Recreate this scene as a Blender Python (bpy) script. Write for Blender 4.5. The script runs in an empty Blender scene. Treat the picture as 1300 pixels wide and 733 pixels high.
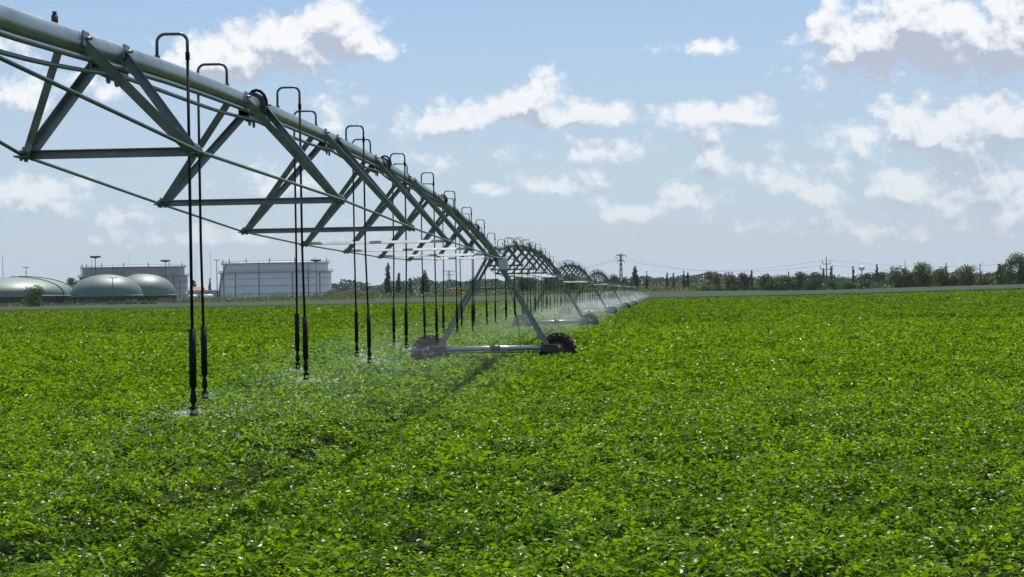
import bpy, bmesh, math, random
import numpy as np
from mathutils import Vector, Matrix
random.seed(7); RNG = np.random.default_rng(7)
S = bpy.context.scene
COL = S.collection
rad = math.radians
# ------------------------------------------------------------------ camera model
F = 2343.0; EYE = 2.45; ROLL = rad(1.0); PIT = 6.5 / F
def ray(px, py):
    xc, yc = px - 650.0, 366.5 - py
    return ((xc*math.cos(ROLL) + yc*math.sin(ROLL))/F, (-xc*math.sin(ROLL) + yc*math.cos(ROLL))/F + PIT)
def at(px, py, d):
    a, b = ray(px, py); return Vector((a*d, d, EYE + b*d))
cam = bpy.data.cameras.new('camera'); cam.sensor_width = 36; cam.lens = 36*F/1300
cam.clip_start = .1; cam.clip_end = 20000
co = bpy.data.objects.new('camera', cam); COL.objects.link(co)
fw = Vector((0, 1, PIT)).normalized()
R_ = Vector((math.cos(ROLL), 0, -math.sin(ROLL))); U_ = R_.cross(fw).normalized(); R_ = fw.cross(U_)
M = Matrix((R_, U_, -fw)).transposed().to_4x4(); M.translation = (0, 0, EYE); co.matrix_world = M
S.camera = co
# ------------------------------------------------------------------ materials
def mat(name): 
    m = bpy.data.materials.new(name); m.use_nodes = True
    return m, m.node_tree.nodes, m.node_tree.links, m.node_tree.nodes['Principled BSDF']
def simple(name, c, rough=.5, metal=0., var=.0, scale=3., c2=None, bump=0., spec=.5):
    m, n, l, b = mat(name)
    b.inputs['Roughness'].default_value = rough; b.inputs['Metallic'].default_value = metal
    b.inputs['Specular IOR Level'].default_value = spec
    b.inputs['Base Color'].default_value = (*c, 1)
    tc = n.new('ShaderNodeTexCoord')
    if c2 or var:
        c2 = c2 or tuple(x*(1-var) for x in c)
        nz = n.new('ShaderNodeTexNoise'); nz.inputs['Scale'].default_value = scale; nz.inputs['Detail'].default_value = 6
        nz.inputs['Roughness'].default_value = .65
        rp = n.new('ShaderNodeValToRGB'); rp.color_ramp.elements[0].position = .35; rp.color_ramp.elements[1].position = .68
        rp.color_ramp.elements[0].color = (*c2, 1); rp.color_ramp.elements[1].color = (*c, 1)
        l.new(tc.outputs['Object'], nz.inputs['Vector']); l.new(nz.outputs['Fac'], rp.inputs['Fac']); l.new(rp.outputs['Color'], b.inputs['Base Color'])
        rr = n.new('ShaderNodeMapRange'); rr.inputs['To Min'].default_value = max(0, rough-.12); rr.inputs['To Max'].default_value = min(1, rough+.15)
        l.new(nz.outputs['Fac'], rr.inputs['Value']); l.new(rr.outputs['Result'], b.inputs['Roughness'])
        if bump:
            bp = n.new('ShaderNodeBump'); bp.inputs['Strength'].default_value = bump; bp.inputs['Distance'].default_value = .05
            l.new(nz.outputs['Fac'], bp.inputs['Height']); l.new(bp.outputs['Normal'], b.inputs['Normal'])
    return m
def leafmat(name, ca, cb, rough=.4, trans=.4, spec=.5, tcol=None, patch=None, gloss=0):
    m, n, l, b = mat(name)
    g = n.new('ShaderNodeNewGeometry'); rp = n.new('ShaderNodeValToRGB')
    rp.color_ramp.elements[0].color = (*ca, 1); rp.color_ramp.elements[1].color = (*cb, 1)
    rp.color_ramp.elements[1].position = .95
    fac = g.outputs['Random Per Island']
    if patch:
        nz = n.new('ShaderNodeTexNoise'); nz.inputs['Scale'].default_value = patch; nz.inputs['Detail'].default_value = 4
        tc = n.new('ShaderNodeTexCoord'); l.new(tc.outputs['Object'], nz.inputs['Vector'])
        mx = n.new('ShaderNodeMath'); mx.operation = 'MULTIPLY_ADD'; mx.inputs[1].default_value = 2.4; mx.inputs[2].default_value = -.95
        l.new(nz.outputs['Fac'], mx.inputs[0])
        ad = n.new('ShaderNodeMath'); ad.operation = 'MULTIPLY_ADD'; ad.inputs[1].default_value = .75; ad.use_clamp = True
        l.new(fac, ad.inputs[0]); l.new(mx.outputs[0], ad.inputs[2]); fac = ad.outputs[0]
    l.new(fac, rp.inputs['Fac']); l.new(rp.outputs['Color'], b.inputs['Base Color'])
    b.inputs['Roughness'].default_value = rough; b.inputs['Specular IOR Level'].default_value = spec
    tr = n.new('ShaderNodeBsdfTranslucent'); hs = n.new('ShaderNodeMixRGB'); hs.blend_type = 'MULTIPLY'; hs.inputs['Fac'].default_value = 1
    hs.inputs['Color2'].default_value = (*(tcol or (1.3, 1.5, .6)), 1); l.new(rp.outputs['Color'], hs.inputs['Color1']); l.new(hs.outputs['Color'], tr.inputs['Color'])
    mix = n.new('ShaderNodeMixShader'); mix.inputs['Fac'].default_value = trans
    l.new(b.outputs[0], mix.inputs[1]); l.new(tr.outputs[0], mix.inputs[2]); out = mix.outputs[0]
    if gloss:
        b.inputs['Specular IOR Level'].default_value = 0
        gb = n.new('ShaderNodeBsdfGlossy'); gb.inputs['Roughness'].default_value = .29; gb.inputs['Color'].default_value = (1, 1, .95, 1)
        m3 = n.new('ShaderNodeMixShader'); m3.inputs['Fac'].default_value = gloss; l.new(out, m3.inputs[1]); l.new(gb.outputs[0], m3.inputs[2]); out = m3.outputs[0]
    l.new(out, n['Material Output'].inputs['Surface'])
    return m
MT = {}
MT['pipe'] = simple('galvanised_pipe', (.36, .41, .39), .33, .65, c2=(.20, .245, .225), scale=5)
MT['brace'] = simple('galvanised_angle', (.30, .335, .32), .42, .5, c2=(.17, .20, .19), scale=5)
MT['strut'] = simple('sunlit_zinc_strut', (.62, .62, .60), .38, .6, c2=(.48, .49, .48), scale=2)  # paler than the braces: sun glare on the struts put into the colour
MT['rod'] = simple('steel_rod', (.25, .29, .28), .4, .7, var=.3, scale=4)
MT['flange'] = simple('dark_flange', (.09, .10, .10), .5, .5, var=.3)
MT['cable'] = simple('grey_conduit', (.20, .23, .22), .45, .3, var=.3)
MT['goose'] = simple('gooseneck_steel', (.14, .16, .165), .35, .6, var=.3)
MT['hose'] = simple('black_hose', (.010, .0105, .011), .6, 0, var=.4, spec=.25)
MT['rubber'] = simple('tyre_rubber', (.020, .020, .021), .75, 0, c2=(.045, .038, .030), scale=7)
MT['rim'] = simple('rusty_rim', (.26, .10, .05), .6, .3, c2=(.10, .10, .09), scale=6)
MT['beam'] = simple('zinc_beam', (.5, .51, .5), .3, .75, c2=(.32, .33, .33), scale=2.5)
MT['motor'] = simple('dark_gearbox', (.06, .065, .065), .5, .3, var=.4)
MT['membrane'] = simple('gas_membrane', (.12, .175, .15), .5, 0, c2=(.09, .14, .12), scale=.12)
MT['seam'] = simple('black_strap', (.012, .02, .018), .5)
MT['tealwall'] = simple('dark_cladding', (.010, .036, .040), .6, 0, spec=.15, var=.3, scale=.3)
MT['whitetank'] = simple('pale_tank_paint', (.74, .75, .78), .5, 0, c2=(.64, .65, .69), scale=.15)
MT['tankdark'] = simple('tank_girder_grey', (.42, .42, .46), .5, .1, var=.2)
MT['pinktank'] = simple('faded_tank_paint', (.36, .32, .35), .5, .1, c2=(.29, .26, .30), scale=.15)
MT['darksteel'] = simple('dark_mast_steel', (.08, .09, .10), .5, .3)
MT['redroof'] = simple('orange_roof_tile', (.42, .10, .05), .7, 0, var=.3, scale=1)
MT['render'] = simple('pale_render', (.55, .50, .48), .8, 0, var=.15, scale=1)
MT['white'] = simple('white_paint', (.75, .76, .78), .4, 0, var=.06)
MT['glass'] = simple('dark_glass', (.02, .03, .035), .1)
MT['tan'] = simple('tan_panel', (.22, .20, .09), .7, 0, var=.3, scale=.6)
MT['bark'] = simple('bark', (.10, .075, .055), .85, 0, var=.4, scale=4)
MT['insulator'] = simple('insulator', (.10, .08, .08), .3)
MT['wire'] = simple('power_wire', (.10, .11, .12), .5, .4)
# soil and grass ground
MT['soil'] = simple('dark_field_soil', (.022, .034, .010), .95, 0, c2=(.012, .02, .006), scale=5, bump=.5, spec=.05)
MT['grass'] = simple('verge_grass', (.085, .12, .04), .9, 0, c2=(.05, .075, .028), scale=.06, spec=.05)
MT['wheat'] = simple('green_wheat', (.048, .070, .036), .9, 0, c2=(.038, .057, .030), scale=.09, spec=.05)
MT['mound'] = simple('bare_brown_earth', (.060, .044, .030), .9, 0, c2=(.035, .045, .018), scale=.35, bump=.4, spec=.05)
MT['crop'] = leafmat('crop_leaf', (.030, .090, .003), (.140, .256, .009), .42, .50, .10, (1.7, 1.55, .22), patch=.9, gloss=.010)
MT['cropfar'] = leafmat('crop_leaf_far', (.042, .108, .003), (.122, .228, .007), .6, .45, .12, (1.6, 1.4, .25), patch=.12, gloss=.007)
MT['lv_dark'] = leafmat('leaf_dark_green', (.018, .036, .009), (.080, .130, .030), .5, .25, .3, (1.1, 1.3, .6))
MT['lv_mid'] = leafmat('leaf_mid_green', (.030, .056, .012), (.125, .180, .038), .5, .28, .3, (1.1, 1.3, .6))
MT['lv_olive'] = leafmat('leaf_olive', (.045, .060, .016), (.165, .180, .05), .5, .28, .3, (1.2, 1.2, .6))
MT['lv_yel'] = leafmat('leaf_yellow_green', (.08, .11, .02), (.17, .20, .035), .5, .3, .3, (1.2, 1.2, .5))
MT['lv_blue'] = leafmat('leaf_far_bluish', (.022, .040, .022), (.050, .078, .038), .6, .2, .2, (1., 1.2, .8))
# ------------------------------------------------------------------ mesh builder
class MB:
    def __init__(s): s.v = []; s.f = []; s.sm = []; s.mi = []
    def add(s, vs, fs, smooth=False, mi=0):
        o = len(s.v); s.v += [tuple(p) for p in vs]; s.f += [tuple(i+o for i in f) for f in fs]
        s.sm += [smooth]*len(fs); s.mi += [mi]*len(fs)
    def tube(s, pts, r, n=8, cap=True, mi=0):
        pts = [Vector(p) for p in pts]; rs = r if isinstance(r, (list, tuple)) else [r]*len(pts)
        vs = []; up = None
        for i, p in enumerate(pts):
            t = (pts[min(i+1, len(pts)-1)] - pts[max(i-1, 0)]).normalized()
            if up is None: up = Vector((0, 0, 1)) if abs(t.z) < .9 else Vector((1, 0, 0))
            a = t.cross(up)
            if a.length < 1e-4: a = t.orthogonal()
            a.normalize(); up = a.cross(t).normalized()
            for k in range(n):
                th = 2*math.pi*k/n; vs.append(p + (a*math.cos(th) + up*math.sin(th))*rs[i])
        fs = [(i*n+k, i*n+(k+1) % n, (i+1)*n+(k+1) % n, (i+1)*n+k) for i in range(len(pts)-1) for k in range(n)]
        s.add(vs, fs, True, mi)
        if cap:
            m = len(pts)-1; o = len(s.v)-len(vs)
            s.f += [tuple(o+k for k in range(n))[::-1], tuple(o+m*n+k for k in range(n))]; s.sm += [False]*2; s.mi += [mi]*2
    def prism(s, a, b, prof, up=(0, 0, 1), mi=0):   # extrude 2D profile [(side, up)] from a to b
        a, b = Vector(a), Vector(b); t = (b-a).normalized(); up = Vector(up); sd = t.cross(up)
        if sd.length < 1e-3: sd = t.orthogonal()
        sd.normalize(); u = sd.cross(t).normalized(); n = len(prof)
        vs = [a + sd*x + u*y for x, y in prof] + [b + sd*x + u*y for x, y in prof]
        fs = [(k, (k+1) % n, n+(k+1) % n, n+k) for k in range(n)] + [tuple(range(n))[::-1], tuple(range(n, 2*n))]
        s.add(vs, fs, False, mi)
    def bar(s, a, b, w, h, up=(0, 0, 1), mi=0): s.prism(a, b, [(-w/2, -h/2), (w/2, -h/2), (w/2, h/2), (-w/2, h/2)], up, mi)
    def angle(s, a, b, w=.06, t=.007, up=(0, 0, 1), flip=1, mi=0):
        s.prism(a, b, [(0, 0), (flip*w, 0), (flip*w, -t), (flip*t, -t), (flip*t, -w), (0, -w)], up, mi)
    def box(s, c, sz, mi=0):
        c = Vector(c); x, y, z = (q/2 for q in sz)
        s.bar(c-Vector((0, y, 0)), c+Vector((0, y, 0)), 2*x, 2*z, mi=mi)
    def lathe(s, prof, n=24, c=(0, 0, 0), axis='z', smooth=True, mi=0):
        vs = []
        for r, h in prof:
            for k in range(n):
                th = 2*math.pi*k/n; x, y = r*math.cos(th), r*math.sin(th)
                p = (x, y, h) if axis == 'z' else ((x, h, y) if axis == 'y' else (h, x, y))
                vs.append((p[0]+c[0], p[1]+c[1], p[2]+c[2]))
        fs = [(i*n+k, i*n+(k+1) % n, (i+1)*n+(k+1) % n, (i+1)*n+k) for i in range(len(prof)-1) for k in range(n)]
        s.add(vs, fs, smooth, mi)
    def build(s, name, m, parent=None):
        me = bpy.data.meshes.new(name); me.from_pydata(s.v, [], s.f); me.update()
        for q in (m if isinstance(m, (list, tuple)) else [m]): me.materials.append(MT[q] if isinstance(q, str) else q)
        bm = bmesh.new(); bm.from_mesh(me); bmesh.ops.recalc_face_normals(bm, faces=bm.faces); bm.to_mesh(me); bm.free()
        me.polygons.foreach_set('use_smooth', s.sm); me.polygons.foreach_set('material_index', s.mi)
        o = bpy.data.objects.new(name, me); COL.objects.link(o)
        if parent: o.parent = parent
        return o
def npmesh(name, V, Fc, m, parent=None, smooth=False):      # V (n,3), Fc (k, nv) same-sized faces
    me = bpy.data.meshes.new(name); nf, nv = Fc.shape
    me.vertices.add(len(V)); me.vertices.foreach_set('co', np.ascontiguousarray(V, dtype=np.float32).ravel())
    me.loops.add(nf*nv); me.loops.foreach_set('vertex_index', Fc.astype(np.int32).ravel())
    me.polygons.add(nf); me.polygons.foreach_set('loop_start', np.arange(0, nf*nv, nv, dtype=np.int32))
    try: me.polygons.foreach_set('loop_total', np.full(nf, nv, dtype=np.int32))
    except Exception: pass
    me.polygons.foreach_set('use_smooth', np.full(nf, smooth, dtype=bool))
    me.update(calc_edges=True); me.validate()
    for q in (m if isinstance(m, (list, tuple)) else [m]): me.materials.append(MT[q] if isinstance(q, str) else q)
    o = bpy.data.objects.new(name, me); COL.objects.link(o)
    if parent: o.parent = parent
    return o
def tag(o, label=None, cat=None, group=None, kind=None):
    if label: o['label'] = label
    if cat: o['category'] = cat
    if group: o['group'] = group
    if kind: o['kind'] = kind
    return o
def empty(name, loc, rz=0, **k):
    o = bpy.data.objects.new(name, None); COL.objects.link(o); o.location = loc; o.rotation_euler = (0, 0, rz); o.empty_display_size = .3
    return tag(o, **k)
def copy_tree(o, parent=None):
    c = o.copy(); COL.objects.link(c); c.parent = parent
    for ch in KIDS.get(o.name, []) : copy_tree(ch, c)
    return c
KIDS = {}
def index_kids(o):
    KIDS.clear()
    for q in bpy.data.objects:
        if q.parent: KIDS.setdefault(q.parent.name, []).append(q)
# ------------------------------------------------------------------ terrain
RX = [-2000, -180, -33, 46, 110, 180, 400, 3000]; RZ = [-.1, -.1, .7, 1.45, 1.35, 2.4, 2.4, 2.4]
def ss(a, b, x): t = np.clip((x-a)/(b-a), 0, 1); return t*t*(3-2*t)
def gz(X, Y): return np.interp(np.asarray(X)*650/np.maximum(np.asarray(Y), 400.), RX, RZ) * ss(360, 650, np.asarray(Y))
EX = [-.60, -.277, -.107, 0, .0704, .1686, .277, .6]; ED = [385, 397, 401, 412, 420, 440, 470, 540]   # field edge: depth by bearing
def edge_d(u): return np.interp(u, EX, ED)
# ground sheet : columns in bearing, rows in depth (one sheet to the horizon)
ys = np.concatenate([np.linspace(-300, 0, 7)[:-1], np.linspace(0, 360, 37)[:-1], np.linspace(360, 1000, 60)[:-1], np.geomspace(1000, 9000, 24)])
xs = np.concatenate([-np.geomspace(7000, 420, 14)[:-1], np.linspace(-420, 420, 57), np.geomspace(420, 7000, 14)[1:]])
X, Y = np.meshgrid(xs, ys); Z = gz(X, Y)
V = np.stack([X, Y, Z], -1).reshape(-1, 3); nx = len(xs); ny = len(ys)
i = np.arange(nx-1); j = np.arange(ny-1); I, J = np.meshgrid(i, j); b0 = (J*nx+I).ravel()
Fc = np.stack([b0, b0+1, b0+nx+1, b0+nx], -1)
g = npmesh('ground', V, Fc, ['grass', 'soil'], smooth=True)
cx = V[Fc].mean(1); inf = (cx[:, 1] < edge_d(cx[:, 0]/np.maximum(cx[:, 1], 1)))
g.data.polygons.foreach_set('material_index', inf.astype(np.int32)); tag(g, kind='structure')
# ------------------------------------------------------------------ the crop
def vnoise(x, y, sc, seed=0):
    x = x*sc+seed*17.3; y = y*sc+seed*7.1
    xi = np.floor(x).astype(int); yi = np.floor(y).astype(int); fx = x-xi; fy = y-yi
    def h(a, b): 
        n = (a*374761393 + b*668265263 + seed*1442695) & 0x7fffffff; n = (n ^ (n >> 13))*1274126177 & 0x7fffffff
        return ((n ^ (n >> 16)) & 0xffff)/65535.
    fx = fx*fx*(3-2*fx); fy = fy*fy*(3-2*fy)
    return (h(xi, yi)*(1-fx)+h(xi+1, yi)*fx)*(1-fy) + (h(xi, yi+1)*(1-fx)+h(xi+1, yi+1)*fx)*fy
L8 = np.array([(0, 0, 0), (.28, .27, .05), (.66, .25, .03), (1, 0, -.12), (.66, -.25, .03), (.28, -.27, .05), (.28, 0, -.01), (.66, 0, -.04)])
F8 = np.array([(0, 6, 1, 1), (1, 6, 7, 2), (2, 7, 3, 3), (3, 7, 4, 4), (4, 7, 6, 5), (5, 6, 0, 0)])
L4 = np.array([(0, 0, -.05), (.5, .38, .1), (1, 0, -.12), (.5, -.38, .1)]); F4 = np.array([(0, 1, 2, 3)])
def leaves(name, P, size, tilt, lod, m, parent=None, up=.0, dirs=None):
    n = len(P); yaw = RNG.uniform(0, 2*np.pi, n) if dirs is None else dirs + RNG.normal(0, .9, n)
    pit = RNG.normal(up, tilt, n); rol = RNG.normal(0, tilt, n)
    T = L8 if lod == 8 else L4
    x, y, z = T[:, 0][None]*size[:, None], T[:, 1][None]*size[:, None], T[:, 2][None]*size[:, None]
    cr, sr = np.cos(rol)[:, None], np.sin(rol)[:, None]; y, z = y*cr-z*sr, y*sr+z*cr
    cp, sp = np.cos(pit)[:, None], np.sin(pit)[:, None]; x, z = x*cp-z*sp, x*sp+z*cp
    cy, sy = np.cos(yaw)[:, None], np.sin(yaw)[:, None]; x, y = x*cy-y*sy, x*sy+y*cy
    V = np.stack([x+P[:, 0:1], y+P[:, 1:2], z+P[:, 2:3]], -1).reshape(-1, 3)
    k = len(T)
    if lod == 8:
        tri = np.array([(0, 6, 1), (1, 6, 2), (6, 7, 2), (2, 7, 3), (3, 7, 4), (4, 7, 5), (7, 6, 5), (5, 6, 0)])
        Fa = (np.arange(n)[:, None, None]*k + tri[None]).reshape(-1, 3)
    else: Fa = (np.arange(n)[:, None, None]*k + F4[None]).reshape(-1, 4)
    return V, Fa
def crop_zone(d0, d1, dens, s0, s1, lod, spread=.36, pads=2.5, npl=9., sd=0):
    # plants scattered over the wedge the camera could see, leaves on each plant's dome
    area_u = lambda d: spread*d + pads
    nplants = int(((spread*(d1**2-d0**2)) + 2*pads*(d1-d0)) * npl)
    # sample depth with density ~ width
    d = RNG.uniform(d0, d1, int(nplants*1.0)*3); w = area_u(d)/area_u(d1); d = d[RNG.uniform(0, 1, len(d)) < w][:nplants]
    x = RNG.uniform(-1, 1, len(d))*area_u(d)
    ok = d < edge_d(x/d)-.5; d = d[ok]; x = x[ok]
    hh = .34 + .15*vnoise(x, d, .8, 1+sd) + .08*vnoise(x, d, 3., 2+sd) + RNG.normal(0, .03, len(d))
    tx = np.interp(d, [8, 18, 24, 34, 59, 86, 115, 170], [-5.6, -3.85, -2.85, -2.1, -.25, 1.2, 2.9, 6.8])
    hh = hh*(1-.85*np.exp(-((x-tx-.15*(vnoise(x*0, d, .7, 5)-.5))/np.where(d < 36, .60, .46))**2)*np.clip(.85+vnoise(x*0, d, .5, 6), 0, 1))  # crop sunk in a strip along the pipe's shadow line to deepen that shade
    k = max(1, int(round(dens/npl))); rp = .5*math.sqrt(1.9/npl)
    px = np.repeat(x, k); pd = np.repeat(d, k); ph = np.repeat(hh, k); n = len(px)
    th = RNG.uniform(0, 2*np.pi, n); r = np.sqrt(RNG.uniform(0, 1, n)); 
    zz = ph*(1-.38*r**2) * RNG.uniform(.80, 1.0, n)
    X = px+np.cos(th)*r*rp; Yy = pd+np.sin(th)*r*rp
    P = np.stack([X, Yy, zz+gz(X, Yy)], -1)
    return leaves('', P, RNG.uniform(s0, s1, n), .42, lod, None, dirs=th)
def join(parts):
    Vs = []; Fs = []; o = 0
    for V, Fa in parts: Vs.append(V); Fs.append(Fa+o); o += len(V)
    return np.concatenate(Vs), np.concatenate(Fs)
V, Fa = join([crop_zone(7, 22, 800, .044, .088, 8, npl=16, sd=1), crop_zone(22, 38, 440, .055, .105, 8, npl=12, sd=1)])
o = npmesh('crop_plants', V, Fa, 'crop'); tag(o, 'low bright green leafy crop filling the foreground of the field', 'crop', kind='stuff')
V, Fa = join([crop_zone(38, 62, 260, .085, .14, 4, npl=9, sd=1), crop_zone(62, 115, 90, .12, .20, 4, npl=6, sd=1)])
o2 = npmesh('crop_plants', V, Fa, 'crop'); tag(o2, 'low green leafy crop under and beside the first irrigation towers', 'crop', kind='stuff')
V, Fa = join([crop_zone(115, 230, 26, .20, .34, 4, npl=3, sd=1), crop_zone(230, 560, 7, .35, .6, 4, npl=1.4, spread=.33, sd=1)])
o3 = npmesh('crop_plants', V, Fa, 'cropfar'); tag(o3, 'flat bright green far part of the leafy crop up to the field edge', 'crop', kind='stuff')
# ------------------------------------------------------------------ wheat strip beyond the crop
us = np.linspace(-.62, .62, 300); rows = [(.0, 0.), (.003, .82), (.02, .9), (.06, .9), (.13, .9), (.25, .9), (.4, .9), (.55, .9), (.7, .9), (.85, .9), (1., .85)]
P = []; wend = np.interp(us, [-.6, .06, .15, .6], [690, 680, 560, 560])
for off, h in rows:
    d = edge_d(us)+.6+off*(wend-edge_d(us)); x = us*d; P.append(np.stack([x, d, gz(x, d)+h+RNG.normal(0, .03 if h > 0 else 0, len(us))], -1))
V = np.concatenate(P); nx = len(us); I, J = np.meshgrid(np.arange(nx-1), np.arange(len(rows)-1)); b0 = (J*nx+I).ravel()
w = npmesh('wheat_field', V, np.stack([b0, b0+1, b0+nx+1, b0+nx], -1), 'wheat', smooth=True)
tag(w, 'long strip of grey green grain crop beyond the bright field', 'grain field', kind='stuff')
# ------------------------------------------------------------------ irrigation span (local: +Y along the pipe, origin under its near end)
LSP = 53.6
def pz(y): return 4.53 - .5*((y-LSP/2)/25.)**2 - .06*math.exp(-((y-3.7)/3.2)**2)
NODES = [6.4, 11.6, 16.75, 21.9, 26.8, 31.9, 37.0, 42.2, 47.4]
NW = [.62, .90, 1.08, 1.14, 1.16, 1.14, 1.06, .88, .60]; NZ = [3.47, 3.39, 3.29, 3.26, 3.26, 3.26, 3.29, 3.39, 3.50]
PR = .084
def drop_y0(): return 8.2 - 0
def make_span():
    root = empty('irrigation_span', (0, 0, 0))
    m = MB(); ysn = np.linspace(.25, LSP-.25, 40); m.tube([(0, y, pz(y)) for y in ysn], PR, 20); m.build('main_pipe', 'pipe', root)
    for k in range(1, 5):                                     # bolted flanges
        y = .3+11.1*k+.4
        m = MB(); m.tube([(0, y-.035, pz(y)), (0, y+.035, pz(y))], PR+.045, 20)
        for q in range(8):
            th = q*math.pi/4; m.tube([(math.cos(th)*(PR+.027), y-.06, pz(y)+math.sin(th)*(PR+.027)), (math.cos(th)*(PR+.027), y+.06, pz(y)+math.sin(th)*(PR+.027))], .012, 6)
        m.build('flange', 'flange', root)
        m = MB(); pts = []                                    # cable loop bulging over the flange
        for q in range(9):
            t = q/8*math.pi; pts.append((.03+.1*math.cos(t), y+.02, pz(y)-.02+ .155*math.sin(t)+.02))
        m.tube(pts, .018, 6); m.build('cable_loop', 'hose', root)
    for sx in (-1, 1):
        m = MB(); pts = [(sx*.16, .35, pz(.35)-.10)] + [(sx*w_, y, z) for w_, y, z in zip(NW, NODES, NZ)] + [(sx*.16, LSP-.35, pz(LSP-.35)-.10)]
        m.tube(pts, .0135, 8); m.build('truss_rod', 'rod', root)
    # conduits: hugging one and sagging one
    m = MB(); m.tube([(.075, y, pz(y)-.105) for y in np.linspace(.4, LSP-.4, 44)], .019, 8); m.build('cable_conduit', 'cable', root)
    m = MB(); pts = []
    for y in np.linspace(.4, LSP-.4, 120):
        ph = ((y-NODES[0]) % 5.2)/5.2; pts.append((.06+.02*math.sin(y), y, pz(y)-.155-.045*math.sin(math.pi*ph)))
    m.tube(pts, .016, 6); m.build('cable_conduit', 'cable', root)
    for w_, y, z in zip(NW, NODES, NZ):
        m = MB(); 
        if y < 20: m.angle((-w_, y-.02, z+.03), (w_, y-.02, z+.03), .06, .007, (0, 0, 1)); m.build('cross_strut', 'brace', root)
        else:                                                  # angle laid with its ridge up: both flanges slope and catch the sun, brightness also painted in
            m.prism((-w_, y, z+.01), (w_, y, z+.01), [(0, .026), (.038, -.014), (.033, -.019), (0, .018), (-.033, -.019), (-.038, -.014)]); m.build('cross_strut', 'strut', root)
        m = MB(); zc = pz(y)-PR                                # gusset plate below the pipe, with hanging loops
        m.prism((.0, y-.32, zc-.035), (.0, y+.32, zc-.035), [(-.055, -.03), (.055, -.03), (.055, -.022), (-.055, -.022)])
        m.bar((-.05, y-.30, zc-.03), (-.05, y+.30, zc-.03), .008, .09); m.bar((.05, y-.30, zc-.03), (.05, y+.30, zc-.03), .008, .09)
        for q in (-.12, .1): m.lathe([(.028, -.008), (.040, -.008), (.040, .008), (.028, .008), (.028, -.008)], 12, (.02, y+q, zc-.10), 'x')
        m.build('gusset', 'brace', root)
        for sx in (-1, 1):
            for q in ((-.92, .12) if y < 8 else (-.62, .42)):
                m = MB(); zz = pz(y+q)
                m.angle((sx*(PR+.012), y+q, zz+.015), (sx*w_, y+ (.035 if q > 0 else -.035), z), .068, .007, (sx*.3, .2 if q > 0 else -.2, 1), 1 if q*sx > 0 else -1)
                m.box((sx*(PR+.004), y+q, zz+.015), (.012, .14, .10)); 
                m.tube([(sx*(PR-.01), y+q, zz+.02), (sx*(PR+.05), y+q, zz+.02)], .013, 6)
                m.build('brace', 'brace', root)
            m = MB(); m.box((sx*w_, y, z-.01), (.09, .16, .012)); m.box((sx*(w_-.02), y, z+.02), (.010, .15, .07))
            for q in (-.05, .05): m.tube([(sx*w_, y+q, z-.04), (sx*w_, y+q, z+.035)], .011, 6)
            m.build('node_plate', 'rod', root)
    proto = {}
    k = 0; y = 1.0
    Y0 = (7.8 - 2.7*2)                                        # first outlet
    n = 0
    while True:
        y = Y0 + 2.7*n
        if y > LSP-.8: break
        side = 1 if n % 2 == 0 else -1
        if n == 1:
            m = MB(); m.tube([(0, y, pz(y)+PR-.01), (0, y, pz(y)+PR+.05)], .022, 8); m.tube([(0, y, pz(y)+PR+.05), (0, y, pz(y)+PR+.075)], .014, 6); m.build('outlet_plug', 'flange', root)
            n += 1; continue
        W = .237 if side > 0 else -.266; zt = pz(y)+PR; H = .20 + .02*math.sin(n*2.1); r = .065; zn = 1.56 + .03*math.sin(n*1.7)
        dl = {2: 0., 3: .012, 4: .016, 5: -.006}.get(n, .026*math.sin(n*1.3))                             # little sway of the hose
        pts = [(0, y, zt-.01), (0, y, zt+H-r)]
        for q in range(1, 6):
            t = q*math.pi/12; pts.append((side*(r-r*math.cos(t)), y, zt+H-r+r*math.sin(t)))
        pts.append((side*r, y, zt+H)); pts.append((W-side*r, y, zt+H))
        for q in range(1, 6):
            t = q*math.pi/12; pts.append((W-side*r+side*r*math.sin(t), y, zt+H-r+r*math.cos(t)))
        pts += [(W, y, zt+H-r), (W, y, zt+.02)]
        m = MB(); m.tube(pts, .0125, 8); m.tube([(0, y, zt-.01), (0, y, zt+.02)], .022, 8)
        g_ = m.build('drop_pipe', 'goose', root)
        m = MB(); m.tube([(W, y, zt+.04), (W, y, zt-.02)], .018, 8)
        m.tube([(W, y, zt), (W, y, (zt+zn)/2), (W+dl, y, zn+.6)], .0122, 8); m.build('hose', 'hose', g_)
        m = MB(); m.tube([(W+dl, y, zn+.67), (W+dl*1.1, y, zn+.22)], .0285, 10); m.build('weight', 'hose', g_)
        m = MB(); c = (W+dl*1.1, y, zn)
        m.lathe([(.0, .23), (.018, .23), (.019, .18), (.026, .15), (.027, .11), (.014, .09), (.013, .075), (.03, .07), (.034, .055), (.020, .045)], 10, c)
        for q in range(3):
            th = q*2.094; m.tube([(c[0]+.026*math.cos(th), c[1]+.026*math.sin(th), zn+.055), (c[0]+.03*math.cos(th), c[1]+.03*math.sin(th), zn+.012)], .0045, 5)
        m.lathe([(0, .02), (.034, .016), (.036, .006), (.02, 0), (0, 0)], 10, c); m.build('sprinkler_head', 'hose', g_)
        n += 1
    return root
TP = [(-3.06, 6.4)]
T1 = (-.62, 60.0); TP = [(-3.06, 6.4), T1]
for s_ in (.061, .079, .086, .084, .086, .086):
    th = math.atan(s_); x, y = TP[-1]; TP.append((x+54.0*math.sin(th), y+54.0*math.cos(th)))
span = make_span(); index_kids(span)
ordn = ['nearest', 'second', 'third', 'fourth', 'fifth', 'sixth', 'farthest']
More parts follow.
